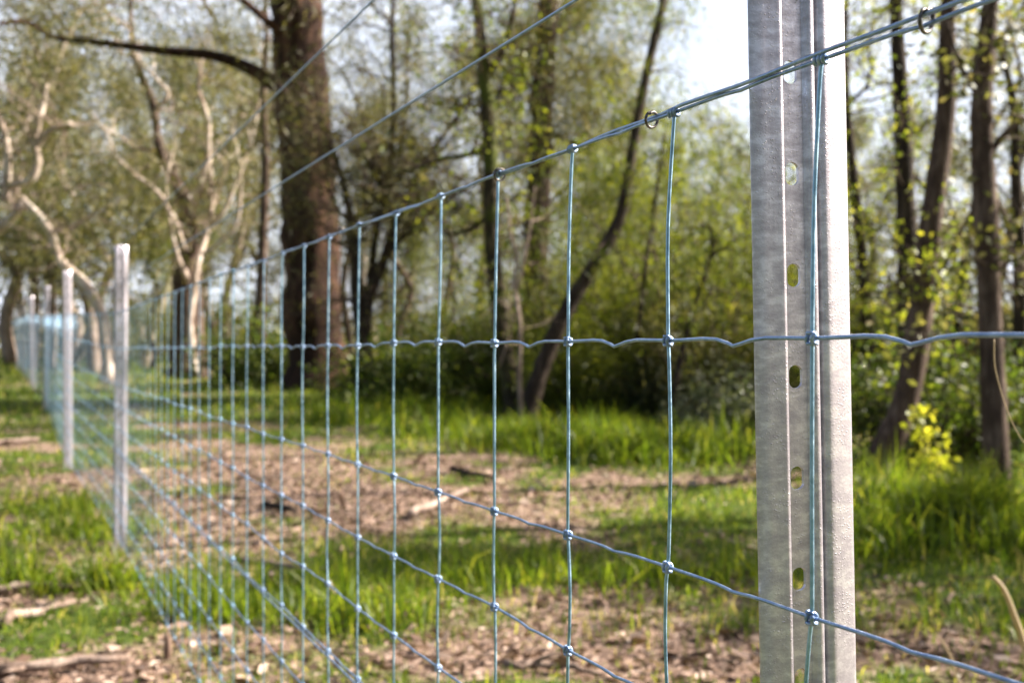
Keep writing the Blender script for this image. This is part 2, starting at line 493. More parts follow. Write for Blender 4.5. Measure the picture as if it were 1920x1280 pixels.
order = sorted(range(k0, k1 + 1), key=lambda k: (k < -1, k))      # nearest in view first
indiv = order[:99]
for k in indiv:
    near = k < 45
    mb = MB()
    P = stay_pts(k, near)
    if near: P = smooth_pts(P, 3)
    mb.tube(P, .00125, 8 if k < 14 else 5)
    kn = []
    if k >= 12:
        for i in range(len(HW)):
            if k < 60: knot_mb(mb, k, i)
    st = mb.build('stay_wire', M['stay'], net, mw=o0)
    if k < 12:
        for i in range(len(HW)):
            m2 = MB(); knot_mb(m2, k, i)
            m2.build('knot', M['wire'], st, mw=o0)
mb = MB()
for k in order[99:]:
    mb.tube(stay_pts(k, False), .00125, 4)
tag(mb.build('stay_wire', M['stay'], net, mw=o0), kind='stuff')

# ---- plain line wires strung along the fence
def plain(name, label, h, seed, smin=SMIN, wob=0.0, off=0.0, lat=.002, sag_=0.0, group='plain line wires'):
    mb = MB(); pts = []
    n = 0
    for s in list(np.arange(smin, 6, .03)) + list(np.arange(6, SMAX, .25)):
        x, y, l, d = fence(s)
        a = s * 23 + seed
        w = wob * (math.sin(a) + .5 * math.sin(a * 2.3 + 1))
        nn = np.array([-d[1], d[0]])
        q = float(np.interp(s, [-2, -.05, .12, .32, 3], [1, 1, .95, .25, .2])) if wob == .0006 else 1
        lx = (lat + w * .6) if q > .9 else -.0012 + w
        pts.append((x + nn[0] * lx, y + nn[1] * lx, EYE + h + l + off * q + w))
    mb.tube(pts[::-1], .0014, 8)
    return tag(mb.build(name, M['wire'], None), label, 'wire', group)
plain('plain_wire', 'topmost plain fence wire running up to the upper left edge of the frame', .4386, 1)
plain('plain_wire', 'plain fence wire between the mesh top and the topmost wire, crossing the big dark trunk', .2807, 2)
plain('plain_wire', 'plain wire clipped along the top edge of the mesh', .163, 3, wob=.0006, off=.0027)
plain('plain_wire', 'lower plain wire running beside the sixth mesh line near the grass', -.434, 4, wob=.0012, off=-.006)

# ---- clip rings on the top wires
def clip_ring(px, label, rot=0., rad=.0054):
    Y = FX0 * FPX / (px - 25.0)
    s = (Y - Y1) * L0
    x, y, l, d = fence(s)
    D = Vector((d[0], d[1], 0)); U = Vector((0, 0, 1)); Nn = Vector((-d[1], d[0], 0))
    D = (D + U * .15 + Nn * rot).normalized()
    A = U.cross(D).normalized(); B = D.cross(A)
    mb = MB()
    th = np.linspace(0, 2 * np.pi * 1.18, 34)
    mb.tube([A * rad * math.cos(t + .7) + B * rad * math.sin(t + .7) + D * (.0016 * (t / th[-1] - .5) * 1.6) for t in th], .00105, 8)
    o = mb.build('clip_ring', M['ring'], None)
    o.location = (x, y, EYE + .163 + l + .0005)
    tag(o, label, 'clip ring', 'wire rings clipping the mesh to its top wire')
clip_ring(1737, 'steel clip ring on the top wire to the right of the near post', .35, .0056)
clip_ring(1222, 'steel clip ring on the top wire between the near post and the next knots', .25, .0054)
clip_ring(937, 'steel clip ring caught behind a mesh knot near the middle of the top wire', .1, .0054)
clip_ring(640, 'faint clip ring on the top wire in front of the big dark trunk', .2, .0052)

# ------------------------------------------------------------------ steel posts
def post_mesh(z0, z1, zslot, pitch=.0637):
    """folded channel: left flange, slotted web, fold, right flange; x along the face, -y towards the viewer, origin at left edge"""
    prof = [(0, 2.2), (.5, 1.2), (7.5, .2), (14.2, -.9), (15.3, -1.3), (16.2, -1.1), (17.0, 0), (17.6, .8)]        # mm (u, depth)
    web_a, web_b = (17.6, .6), (29.6, .8)
    prof2 = [(29.6, .8), (30.4, .2), (31.2, -2.2), (32.0, -3.4), (33.2, -3.6), (34.2, -2.8), (34.9, -.2), (35.6, 1.2), (36.8, 1.4), (37.6, .6), (38.4, -2.0), (39.4, -3.2), (41.0, -3.4), (43, -3.1), (54.6, 1.4), (56.4, 2.4), (57.3, 3.6), (57.6, 4.8)]
    V = []; F = []
    def strip(pr):
        b = len(V)
        zs = np.linspace(z0, z1, 40)
        for z in zs:
            for (u, dd) in pr: V.append((u / 1000, dd / 1000, z))
        n = len(pr)
        for a in range(len(zs) - 1):
            for c in range(n - 1):
                F.append((b + a * n + c, b + a * n + c + 1, b + (a + 1) * n + c + 1, b + (a + 1) * n + c))
    strip(prof); strip(prof2)
    (ua, da), (ub, db) = web_a, web_b
    def wp(u, z):
        t = (u - ua) / (ub - ua); return (u / 1000, (da + (db - da) * t) / 1000, z)
    k_lo = math.ceil((z0 + .28 - zslot) / pitch); k_hi = math.floor((z1 - .012 - zslot) / pitch)
    uc, hw, hh = 22.2, 4.0, .0073
    zprev = z0
    for k in range(k_lo, k_hi + 1):
        zc = zslot + k * pitch
        zb, zt = zc - pitch * .3, zc + pitch * .3
        b = len(V)
        V += [wp(ua, zprev), wp(ub, zprev), wp(ub, zb), wp(ua, zb)]; F.append((b, b + 1, b + 2, b + 3))
        zprev = zt
        nn = 32; outer = []; inner = []
        for q in range(nn):
            a = 2 * math.pi * q / nn
            ca, sa = math.cos(a), math.sin(a)
            straight = hh - hw / 1000
            inner.append(wp(uc + hw * ca, zc + hw / 1000 * sa + (straight if sa > 1e-6 else -straight if sa < -1e-6 else 0)))
            # ray to the rectangle boundary
            rx = (ub - uc) if ca > 0 else (uc - ua); rz = pitch * .3
            t = min(rx / 1000 / max(abs(ca), 1e-9), rz / max(abs(sa), 1e-9))
            outer.append(wp(uc + ca * t * 1000, zc + sa * t))
        # put the four corners on the nearest samples
        corners = [(ua, zb), (ub, zb), (ub, zt), (ua, zt)]
        for (cu, cz) in corners:
            ang = math.atan2((cz - zc) / (pitch * .3), (cu - uc) / ((ub - uc) if cu > uc else (uc - ua)))
            best = min(range(nn), key=lambda q: (outer[q][0] - cu / 1000) ** 2 + (outer[q][2] - cz) ** 2)
            outer[best] = wp(cu, cz)
        b = len(V); V.extend(outer); V.extend(inner)
        for q in range(nn):
            r = (q + 1) % nn
            F.append((b + q, b + r, b + nn + r, b + nn + q))
    b = len(V)
    V += [wp(ua, zprev), wp(ub, zprev), wp(ub, z1), wp(ua, z1)]; F.append((b, b + 1, b + 2, b + 3))
    me = bpy.data.meshes.new('steel_post')
    me.from_pydata(V, [], F)
    import bmesh
    bm = bmesh.new(); bm.from_mesh(me)
    bmesh.ops.remove_doubles(bm, verts=bm.verts, dist=1e-5)
    bm.to_mesh(me); bm.free()
    for p in me.polygons:
        uu = p.center[0] * 1000
        p.use_smooth = not (ua - .05 < uu < ub + .05)
    me.materials.append(M['zinc'])
    return me
PG = 'galvanised steel fence posts in a row'
# near post
Zl = .684
pl = np.array([(1411 - 960) / FPX * Zl, Zl]); pr_ = np.array([(1588 - 960) / FPX * .710, .710])
ang = math.atan2(pr_[1] - pl[1], pr_[0] - pl[0])
zslot = EYE + (656 - 708) / FPX * .675
def add_post(me, x, y, z, rz, lean_deg, label):
    o = link(bpy.data.objects.new('steel_post', me))
    o.location = (x, y, z); o.rotation_euler = (0, R(lean_deg), rz)
    md = o.modifiers.new('thickness', 'SOLIDIFY'); md.thickness = .0022; md.offset = 0; 
    bv = o.modifiers.new('edges', 'BEVEL'); bv.width = .0005; bv.segments = 1; bv.limit_method = 'ANGLE'; bv.angle_limit = R(50)
    tag(o, label, 'fence post', PG)
    return o
me0 = post_mesh(-.25, 1.38, zslot)
# leaning about the eye-level point so that it stays put there
LN = -1.25
near_post = add_post(me0, pl[0] - math.sin(R(LN)) * (EYE) * 1.0, pl[1], 0, ang, LN, 'near slotted steel post filling the right of the view')
near_post.scale = (float(np.linalg.norm(pr_ - pl)) / .0576, 1, 1)
me1 = post_mesh(-.25, 1.365, .42)
LB = ['slotted steel post in the grass at the left end of the near fence bay',
      'narrow steel post just beyond the second post, base in bare litter',
      'steel post in blurred netting, third along from the bare-based one by eye line of the fence',
      'blurred steel post far down the fence against the pale gum', 'very distant steel post where the mesh turns blue at left',
      'smallest steel post at the far left end of the netting', 'steel post at the extreme far end of the blue netting']
LB[2] = 'blurred steel post directly behind the bare-based post down the fence'
for i, (p, lb) in enumerate(zip(posts_xy[1:], LB)):
    d = fence(S[i + 1] + .05)[3]
    ex = np.array([math.cos(ang + .05 * i), math.sin(ang + .05 * i)])
    nn = np.array([d[1], -d[0]])
    q = p - ex * .020 + nn * .012
    h = [0, .0, .03, -.04, .02, 0, 0][i]
    add_post(me1, q[0], q[1], rise(p[1]) + h, ang + .30 + .06 * ((i * 7) % 3 - 1), [.25, -.3, .6, -.8, .5, .2, 0][i], lb)

# ------------------------------------------------------------------ vegetation generators
def rdir(rng, up=0.3, flat=1.0):
    a = rng.random() * 2 * np.pi
    return np.array([math.cos(a) * flat, math.sin(a) * flat, up + rng.normal() * .25])

def limb(mb, rng, p, d, L, r, lvl, tips, n=6, kids=4, droop=0.0, sides=5, wander=.25):
    d = d / np.linalg.norm(d)
    P = [p]; cur = p.copy()
    for i in range(n):
        d = d + rng.normal(size=3) * wander + np.array([0, 0, -droop])
        d /= np.linalg.norm(d)
        cur = cur + d * L / n
        P.append(cur)
    rad = np.linspace(r, r * .3, n + 1)
    mb.tube(P, rad, max(3, sides), cap=False)
    if lvl == 0:
        tips.extend(P[1:])
        return
    for _ in range(kids):
        t = rng.uniform(.25, 1.0); q = t * n; i = min(n - 1, int(q)); f = q - i
        pp = P[i] * (1 - f) + P[i + 1] * f
        dd = d * .6 + rng.normal(size=3) * .75
        limb(mb, rng, pp, dd, L * rng.uniform(.4, .65), r * (1 - .6 * t) * .55, lvl - 1, tips, max(3, n - 1), max(2, kids - 1), droop, max(3, sides - 1), wander)

def foliage(mb, rng, tips, per, spread, style, scale=1.0):
    T = np.array(tips)
    if len(T) == 0: return
    c = np.repeat(T, per, axis=0)
    clump = np.repeat(rng.random(len(T)), per)
    c = c + rng.normal(size=c.shape) * spread
    n = len(c)
    tint = np.clip(clump * .6 + rng.random(n) * .4, 0, 1)
    if style == 'gum':
        d = rng.normal(size=(n, 3)) * .8 + np.array([0, 0, -.6]); l = rng.uniform(.06, .12, n) * scale; w = l * .26
    elif style == 'needle':
        d = rng.normal(size=(n, 3)) * .55 + np.array([0, 0, -.5]); l = rng.uniform(.08, .18, n) * scale; w = np.full(n, .013) * scale
    elif style == 'spray':
        d = rng.normal(size=(n, 3)) * .8 + np.array([0, 0, .25]); l = rng.uniform(.08, .18, n) * scale; w = np.full(n, .012) * scale
    else:
        d = rng.normal(size=(n, 3)); l = rng.uniform(.04, .075, n) * scale; w = l * .55
    mb.leaves(c, d, l, w, rng, tint)

def stem_px(Y, pts):
    """list of (px, py, width_px[, dY]) -> points and radii"""
    P = []; rr = []
    for q in pts:
        yy = Y + (q[3] if len(q) > 3 else 0)
        P.append((*W(q[0], q[1], yy), q[2] * yy / FPX / 2))
    A = smooth_pts(P, 5)
    return A[:, :3], np.maximum(A[:, 3], .002)

def at_t(P, t):
    q = t * (len(P) - 1); i = min(len(P) - 2, int(q)); f = q - i
    return P[i] * (1 - f) + P[i + 1] * f

def make_tree(name, label, cat, Y, stems, bark, leaf=None, style='gum', twigs=0, tw_len=.8, tw_rng=(.25, 1.), sprays=(), per=5, spread=.10, scale=1.0,
              limbs=(), limb_bark=None, top=None, seed=1, group=None, kids=4, twig_bark=None, tw_lvl=1, leafy_twigs=True, rough=0.0, sides=12, droop=.02):
    rng = np.random.default_rng(seed)
    P0, r0 = stem_px(Y, stems[0])
    b = np.array([P0[0][0], P0[0][1], P0[0][2]])
    root = tag(empty(name, b), label, cat, group)
    trunk = MB(); tips = []; tw = MB(); dead = []
    for si, s in enumerate(stems):
        P, r = (P0, r0) if si == 0 else stem_px(Y, s)
        if si == 0:      # root flare
            r = r.copy(); P = P.copy()
            n = len(r); f = np.linspace(0, 1, n)
            r *= 1 + .35 * np.exp(-f * 18)
            P = np.vstack([P[0] + (P[0] - P[1]) / np.linalg.norm(P[1] - P[0]) * .25, P]); r = np.concatenate([[r[0] * 1.2], r])
        if rough:
            P = P + rng.normal(size=P.shape) * r[:, None] * rough
        r = r * (1 + rng.normal(size=len(r)) * .04)
        trunk.tube(P, r, sides if si == 0 else max(6, sides - 4))
        for _ in range(twigs if si == 0 else max(0, twigs // 2)):
            t = rng.uniform(*tw_rng)
            p = at_t(P, t)
            limb(tw, rng, p, rdir(rng, .45), tw_len * rng.uniform(.5, 1.2), .012 * tw_len + .003, tw_lvl, tips if leafy_twigs else dead, 5, kids, droop, 4)
        if top and si == 0:      # crown above the picture
            hgt, nb, bl = top
            p = P[-1]; dz = np.array([rng.normal() * .1, rng.normal() * .1, 1.])
            Q = [p + dz * hgt * q + rng.normal(size=3) * .12 * q for q in np.linspace(0, 1, 7)]
            trunk.tube(Q, np.linspace(r[-1], r[-1] * .25, 7), 8)
            for _ in range(nb):
                limb(tw, rng, at_t(np.array(Q), rng.uniform(.05, 1)), rdir(rng, .25), bl * rng.uniform(.5, 1.2), r[-1] * .35, 2, tips, 5, 5, droop, 5)
    tb = trunk.build('trunk', M[bark], root, mw=b)
    for (ls, lb) in [(l, limb_bark or bark) for l in limbs]:
        P, r = stem_px(Y, ls)
        if lb == 'bark_gum' : r = r * np.linspace(.85, .45, len(r)); P = P + np.cumsum(rng.normal(size=P.shape) * .012, axis=0)
        m = MB(); m.tube(P, r, 8)
        if lb == 'bark_gum':      # the limb runs out into finer forks
            for _ in range(5): limb(m, rng, at_t(P, rng.uniform(.55, 1)), (P[-1] - P[-3]) + rng.normal(size=3) * .1, rng.uniform(.5, 1.1), r[-1] * .8, 1, [], 6, 3, -.01, 5, .3)
        m.build('branch', M[lb], root, mw=b)
        for _ in range(3 + twigs // 6):
            limb(tw, rng, at_t(P, rng.uniform(.2, 1)), rdir(rng, .3), tw_len * .6, .008, 1, tips if leafy_twigs else dead, 4, 3, droop, 4)
    for (px, py, rx, ry, n, *rest) in sprays:
        dY = rest[0] if rest else 0
        c = np.array(W(px, py, Y + dY)); sx = rx * (Y + dY) / FPX; sz = ry * (Y + dY) / FPX
        for _ in range(n):
            q = c + np.clip(rng.normal(size=3) * .5, -1.1, 1.1) * np.array([sx, sx * .8, sz])
            limb(tw, rng, q, rdir(rng, .15 if style != 'needle' else .35), .35 + .5 * min(sx, .8), .005, 1, tips, 4, 3, .06 if style == 'needle' else .02, 3)
    if tw.n: tag(tw.build('twigs', M[twig_bark or 'twig'], root, mw=b), kind='stuff')
    if leaf and tips:
        cr = MB(); foliage(cr, rng, tips, per, spread, style, scale)
        cr.build('crown', M[leaf], root, smooth=False, mw=b)
    return root

# ------------------------------------------------------------------ trees the photo shows one by one
make_tree('rough_barked_tree', 'massive dark rough-barked trunk rising behind the middle of the mesh with a long side branch', 'tree', 15.6,
    [[(604, 738, 128), (592, 640, 108), (584, 500, 106), (578, 350, 104), (566, 180, 102), (553, 0, 96)]],
    'bark_rough', 'leaf_olive', 'spray', twigs=8, tw_len=1.0, tw_rng=(.78, .98), leafy_twigs=True, per=4, spread=.12, scale=1.2,
    limbs=[[(530, 170, 30), (470, 130, 25), (400, 105, 20), (300, 95, 17), (170, 78, 12), (100, 70, 11), (40, 40, 9, -.6), (-60, 60, 6, -1.5)],
           [(612, 260, 12), (640, 330, 9), (655, 420, 7)], [(560, 90, 20), (490, 30, 15, -.5), (420, -30, 9, -1)]],
    top=(3.2, 14, 2.4), seed=11, sprays=[(700, 30, 90, 60, 22), (400, 40, 120, 60, 26), (120, 20, 140, 60, 20, -1), (470, 230, 50, 60, 8), (240, 150, 150, 40, 16, -.6)], sides=20, rough=.05)

make_tree('thicket_tree', 'black multi-stemmed small tree at the right foot of the massive trunk', 'tree', 13.6,
    [[(682, 735, 34), (680, 640, 30), (668, 540, 24), (662, 440, 18), (640, 330, 11), (600, 220, 7)],
     [(690, 560, 24), (715, 500, 20), (742, 420, 15), (800, 300, 12), (860, 215, 9), (905, 140, 6)],
     [(684, 640, 22), (705, 440, 14), (730, 330, 12), (738, 200, 12), (735, 60, 10), (740, -40, 8)],
     [(690, 520, 14), (760, 440, 10), (830, 380, 7), (900, 340, 5)], [(712, 350, 10, -.3), (690, 300, 8, -.4), (720, 350, 8, -.5), (745, 372, 8, -.6)]],
    'bark_dark', 'leaf_olive', 'spray', twigs=40, tw_len=1.15, tw_rng=(.3, 1.), per=1, spread=.16, scale=1.0, seed=12, kids=6, tw_lvl=2, sides=8, twig_bark='bark_brown', droop=-.01)

make_tree('mossy_tree', 'slender dark trunk with yellow-green moss, in the centre behind the mesh', 'tree', 11.4,
    [[(972, 795, 40), (955, 700, 34), (935, 580, 31), (922, 450, 30), (918, 260, 28), (905, 110, 24), (893, -10, 18)],
     [(912, 150, 18), (935, 110, 14), (955, 60, 11), (970, -20, 9)]],
    'bark_moss', 'leaf_lime', 'leaf', twigs=22, tw_len=.8, tw_rng=(.3, .95), per=2, spread=.10, scale=1.1, seed=13, top=(2.5, 8, 1.6), sides=9,
    limbs=[[(925, 270, 12), (880, 290, 10), (820, 300, 7), (740, 330, 5)], [(920, 400, 10), (880, 430, 7), (830, 440, 5)]], sprays=[(870, 60, 70, 60, 12, 1), (960, 210, 50, 60, 10, 1), (870, 480, 60, 60, 10, 1), (960, 420, 50, 50, 8, 1)])

make_tree('brown_tree', 'straight brown trunk partly lit, just right of the mossy trunk', 'tree', 14.2,
    [[(1000, 760, 56), (1002, 640, 50), (1004, 480, 48), (1012, 300, 46), (1020, 140, 42), (1030, -10, 36)]],
    'bark_brown', 'leaf_olive', 'needle', twigs=26, tw_len=1.1, tw_rng=(.35, 1.), per=9, spread=.14, seed=14, top=(3, 10, 2.2),
    limbs=[[(1000, 125, 12), (950, 130, 9), (900, 115, 7), (850, 90, 5)], [(1020, 240, 10), (1080, 270, 8), (1140, 260, 5)]],
    sprays=[(1110, 100, 90, 80, 30), (930, 60, 80, 60, 14), (1070, 220, 70, 60, 16), (1160, 200, 70, 90, 20), (1200, 60, 60, 70, 14)], sides=14)

make_tree('curved_tree', 'thin dark trunk that sweeps up in a long curve right of the centre', 'tree', 10.6,
    [[(985, 795, 34), (1010, 705, 32), (1060, 585, 30), (1125, 480, 27), (1165, 400, 24), (1183, 300, 20), (1208, 160, 18), (1247, -10, 15)]],
    'bark_dark', 'leaf_lime', 'needle', twigs=10, tw_len=.7, tw_rng=(.45, 1.), per=8, spread=.10, sprays=[(1290, 330, 90, 60, 16, 1), (1130, 330, 60, 70, 12, 1), (1250, 230, 60, 60, 10, 1)], seed=15, top=(2.2, 8, 1.5), sides=9)

make_tree('dead_sapling', 'pale leafless sapling with forked dead stems below the mossy trunk', 'tree', 10.0,
    [[(978, 800, 9), (974, 700, 9), (976, 620, 9), (966, 545, 9), (969, 480, 8), (958, 440, 7), (950, 370, 4)], [(972, 540, 6), (985, 470, 7), (995, 420, 5), (1003, 350, 4)], [(974, 560, 5), (958, 620, 4, .2), (935, 690, 3, .3)]],
    'bark_pale', None, twigs=5, tw_len=.35, leafy_twigs=False, seed=16, sides=6, twig_bark='bark_pale')

make_tree('dark_sapling', 'thin dark forked sapling left of the near post', 'tree', 10.4,
    [[(1262, 805, 16), (1270, 700, 14), (1300, 580, 12), (1328, 500, 10), (1336, 455, 9), (1330, 420, 5)], [(1334, 480, 7), (1365, 460, 6), (1395, 440, 4)], [(1195, 640, 10, .6), (1208, 520, 9, .6), (1228, 380, 7, .6), (1245, 250, 5, .6)]],
    'bark_dark', 'leaf_lime', 'needle', twigs=8, tw_len=.5, per=5, spread=.08, seed=17, sides=6)

make_tree('leaning_tree', 'brown trunk leaning from lower left to upper right, just right of the near post', 'tree', 7.3,
    [[(1618, 930, 56), (1650, 860, 52), (1695, 760, 48), (1722, 620, 46), (1745, 420, 42), (1772, 220, 36), (1776, 60, 30), (1780, -30, 26)]],
    'bark_brown', 'leaf_yellow', 'leaf', twigs=9, tw_len=.55, tw_rng=(.35, .95), per=3, spread=.07, seed=18, top=(2.2, 5, 1.2), sides=12, scale=.85,
    limbs=[[(1740, 470, 10), (1700, 520, 7), (1660, 540, 5)], [(1728, 600, 10, -.1), (1780, 480, 8, -.2), (1830, 380, 6, -.3)]])

make_tree('dark_straight_tree', 'dark upright trunk crossing behind the leaning trunk', 'tree', 9.2,
    [[(1700, 860, 46), (1700, 720, 40), (1704, 540, 38), (1698, 380, 36), (1692, 220, 31), (1682, 60, 26), (1680, -20, 24)]],
    'bark_dark', 'leaf_yellow', 'leaf', twigs=20, tw_len=.75, tw_rng=(.25, .85), per=4, spread=.09, seed=19, top=(2.4, 4, 1.2), sides=10, scale=.85)

make_tree('tall_slim_tree', 'upright grey-brown trunk near the right edge, standing in tall grass', 'tree', 5.9,
    [[(1876, 985, 52), (1868, 860, 50), (1858, 640, 44), (1850, 430, 46), (1840, 220, 40), (1852, 60, 34), (1860, -20, 30)]],
    'bark_brown', 'leaf_olive', 'leaf', twigs=9, tw_len=.45, tw_rng=(.3, .9), per=2, spread=.08, seed=20, top=(2.2, 5, 1.2), sides=14,
    limbs=[[(1850, 300, 14), (1885, 250, 11), (1940, 215, 8)], [(1852, 540, 9), (1880, 500, 7), (1935, 470, 5)], [(1844, 200, 9), (1800, 120, 7), (1775, 40, 5)]])

make_tree('thin_tree', 'thin dark trunk with yellow-green leaves immediately right of the near post', 'tree', 10.4,
    [[(1640, 800, 26), (1632, 680, 24), (1620, 520, 22), (1604, 360, 19), (1590, 220, 15), (1585, 60, 11), (1590, -30, 9)]],
    'bark_dark', 'leaf_yellow', 'leaf', twigs=18, tw_len=.8, tw_rng=(.25, .95), per=5, spread=.09, seed=21, sides=8, scale=.85)
make_tree('thin_tree', 'thin leaning stem between the leaning trunk and the right edge trunk', 'tree', 11.0,
    [[(1765, 800, 17), (1785, 680, 16), (1805, 520, 14), (1830, 360, 11), (1860, 200, 8)]],
    'bark_dark', 'leaf_olive', 'leaf', twigs=14, tw_len=.8, tw_rng=(.2, 1), per=3, spread=.1, seed=22, sides=7)
make_tree('thin_tree', 'dark trunk cut by the right edge of the frame', 'tree', 8.6,
    [[(1925, 850, 30), (1915, 700, 28), (1912, 500, 26), (1905, 330, 22), (1900, 200, 16), (1880, 100, 10)], [(1903, 330, 14), (1930, 250, 10), (1960, 180, 7)]],
    'bark_dark', 'leaf_olive', 'leaf', twigs=14, tw_len=.8, tw_rng=(.3, 1), per=2, spread=.1, seed=23, sides=8)

make_tree('pale_gum', 'pale-limbed gum behind the near mesh, left of the massive trunk', 'tree', 18.5,
    [[(352, 690, 60), (352, 600, 56), (350, 520, 54), (352, 450, 46), (350, 400, 30), (335, 350, 22), (300, 280, 18), (288, 200, 16), (268, 150, 14), (248, 95, 12)]],
    'bark_brown', 'leaf_olive', 'gum', twigs=14, tw_len=1.3, tw_rng=(.35, 1), per=6, spread=.2, scale=1.1, seed=24, limb_bark='bark_gum', twig_bark='bark_pale',
    limbs=[[(366, 700, 16, -.4), (364, 620, 15, -.4), (368, 540, 15, -.4), (378, 490, 15, -.3), (396, 430, 15), (404, 360, 16), (402, 290, 14)],
           [(350, 420, 24), (385, 330, 18), (392, 250, 15), (372, 180, 11), (380, 120, 9)],
           [(290, 210, 12), (315, 175, 13), (285, 140, 11), (245, 92, 10)], [(300, 285, 12), (250, 270, 11), (190, 240, 8)], [(345, 470, 13, -.5), (310, 380, 11, -.5), (250, 330, 9, -.5), (215, 300, 7, -.5), (205, 255, 5, -.5)], [(352, 520, 14, -.6), (330, 455, 11, -.6), (318, 360, 9, -.6), (330, 280, 7, -.6)], [(380, 480, 10, -.5), (440, 430, 8, -.5), (455, 330, 7, -.5), (440, 230, 5, -.5)],
           [(350, 480, 14), (420, 380, 12), (470, 220, 10), (480, 100, 8)]],
    sprays=[(330, 200, 130, 100, 26, 1.6), (420, 150, 80, 120, 18, 1.6), (240, 320, 120, 80, 22, 1.6), (430, 320, 70, 80, 10, 1.6), (330, 60, 150, 60, 24, 1.4)], top=(2, 8, 2))
make_tree('twisted_gum', 'twisted pale gum with elbowed white limbs at the far left', 'tree', 16.5,
    [[(205, 700, 26), (198, 640, 24), (190, 590, 22), (160, 535, 20), (112, 488, 17), (96, 440, 15), (74, 405, 12), (40, 370, 9)],
     [(0, 350, 14), (55, 338, 14), (71, 300, 14), (64, 262, 14), (78, 205, 12), (88, 158, 7)], [(66, 275, 13), (95, 245, 12), (135, 232, 9)],
     [(-30, 450, 18), (10, 420, 16), (45, 380, 14)], [(8, 380, 16), (14, 320, 15), (10, 260, 13), (0, 220, 10)]],
    'bark_gum', 'leaf_olive', 'gum', twigs=12, tw_len=1.3, tw_rng=(.4, 1), per=6, spread=.2, scale=1.1, seed=25, twig_bark='bark_pale', sides=9,
    sprays=[(120, 160, 140, 100, 34, 1.6), (60, 300, 110, 90, 20, 1.6), (170, 330, 110, 80, 22, 1.6), (60, 450, 80, 60, 10, 1.6), (40, 60, 120, 60, 18, 1.4)], limb_bark='bark_gum')
make_tree('pink_trunk_tree', 'pinkish-brown leaning trunk behind the distant blue mesh', 'tree', 20.5,
    [[(178, 690, 26), (172, 620, 26), (165, 560, 24), (135, 510, 22), (70, 455, 20), (20, 450, 16)], [(60, 690, 20), (65, 600, 19), (62, 500, 17), (66, 470, 12)], [(95, 690, 18), (97, 600, 18), (95, 500, 14)], [(20, 680, 26), (10, 600, 24), (30, 520, 20), (15, 480, 14)]],
    'bark_pale', 'leaf_olive', 'gum', twigs=10, tw_len=1.3, tw_rng=(.5, 1), per=7, spread=.25, scale=1.5, seed=26, sides=8, sprays=[(120, 470, 110, 50, 16), (240, 420, 60, 60, 10)])
make_tree('slim_brown_tree', 'slim brown stem just left of the massive trunk', 'tree', 17.0,
    [[(490, 700, 20), (488, 600, 20), (494, 440, 19), (498, 300, 17), (494, 180, 13), (500, 60, 10), (495, -40, 8)]],
    'bark_brown', 'leaf_tan', 'gum', twigs=16, tw_len=.9, tw_rng=(.3, .95), per=4, spread=.15, seed=27, sides=7)

# weeping she-oaks, lit yellow-green, and shrubs
def shrub(name, label, px, py, Y, w, h, leaf, style, n, seed, per=6, scale=1.0, spread=.08, group=None, lvl=1, cat='shrub', twig='twig'):
    rng = np.random.default_rng(seed)
    c = W(px, py, Y); z = rise(Y)
    b = np.array([c[0], Y, z])
    root = tag(empty(name, b), label, cat, group)
    tw = MB(); tips = []
    for _ in range(n):
        a = rng.random() * 2 * np.pi; q = math.sqrt(rng.random())
        tgt = np.array([math.cos(a) * q * w / 2, math.sin(a) * q * w / 2 * .8, h * (1 - .35 * q * q) * rng.uniform(.12 if style == 'needle' else .35, 1.0)])
        p0 = b + np.array([tgt[0] * .25, tgt[1] * .25, 0])
        L = np.linalg.norm(tgt)
        limb(tw, rng, p0, tgt / L + np.array([0, 0, .15]), L * .95, .006 + .006 * h, lvl, tips, 6, 4, .03, 4, .16)
    tag(tw.build('stems', M[twig], root, mw=b), kind='stuff')
    cr = MB(); foliage(cr, rng, tips, per, spread, style, scale)
    cr.build('foliage', M[leaf], root, smooth=False, mw=b)
    return root
shrub('weeping_sheoak', 'feathery yellow-green weeping shrub left of the near post, sunlit', 1330, 790, 12.2, 2.3, 3.0, 'leaf_lime', 'needle', 84, 31, 22, .9, .12, cat='tree', lvl=1)
shrub('weeping_sheoak', 'feathery green weeping shrub behind the curved trunk', 1140, 780, 13.5, 2.4, 2.6, 'leaf_lime', 'needle', 74, 32, 22, .9, .12, cat='tree')
shrub('weeping_sheoak', 'taller olive feathery tree above the curved trunk, paler at its top', 1260, 760, 16.0, 3.6, 4.6, 'leaf_olive', 'needle', 90, 33, 18, 1.1, .16, cat='tree')
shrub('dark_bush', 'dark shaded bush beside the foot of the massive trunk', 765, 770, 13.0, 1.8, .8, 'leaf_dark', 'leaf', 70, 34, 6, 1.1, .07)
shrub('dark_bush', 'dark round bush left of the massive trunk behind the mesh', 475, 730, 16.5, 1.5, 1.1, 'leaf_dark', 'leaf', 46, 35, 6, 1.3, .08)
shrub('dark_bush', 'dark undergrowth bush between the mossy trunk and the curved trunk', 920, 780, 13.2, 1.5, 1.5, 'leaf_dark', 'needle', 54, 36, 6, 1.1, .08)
shrub('grey_bush', 'grey-green bush at the foot of the near post, behind it on the left', 1375, 800, 9.6, 1.0, .62, 'leaf_grey', 'leaf', 46, 37, 6, .8, .05)
shrub('grey_bush', 'grey-green low bush under the yellow-green weeping shrub', 1170, 790, 11.8, 1.0, .6, 'leaf_grey', 'spray', 50, 38, 6, .9, .06)
shrub('drooping_bush', 'olive drooping bush reaching the grass, between the dark forked sapling and the near post', 1340, 800, 11.2, 1.5, 1.5, 'leaf_olive', 'needle', 46, 44, 16, .9, .10)
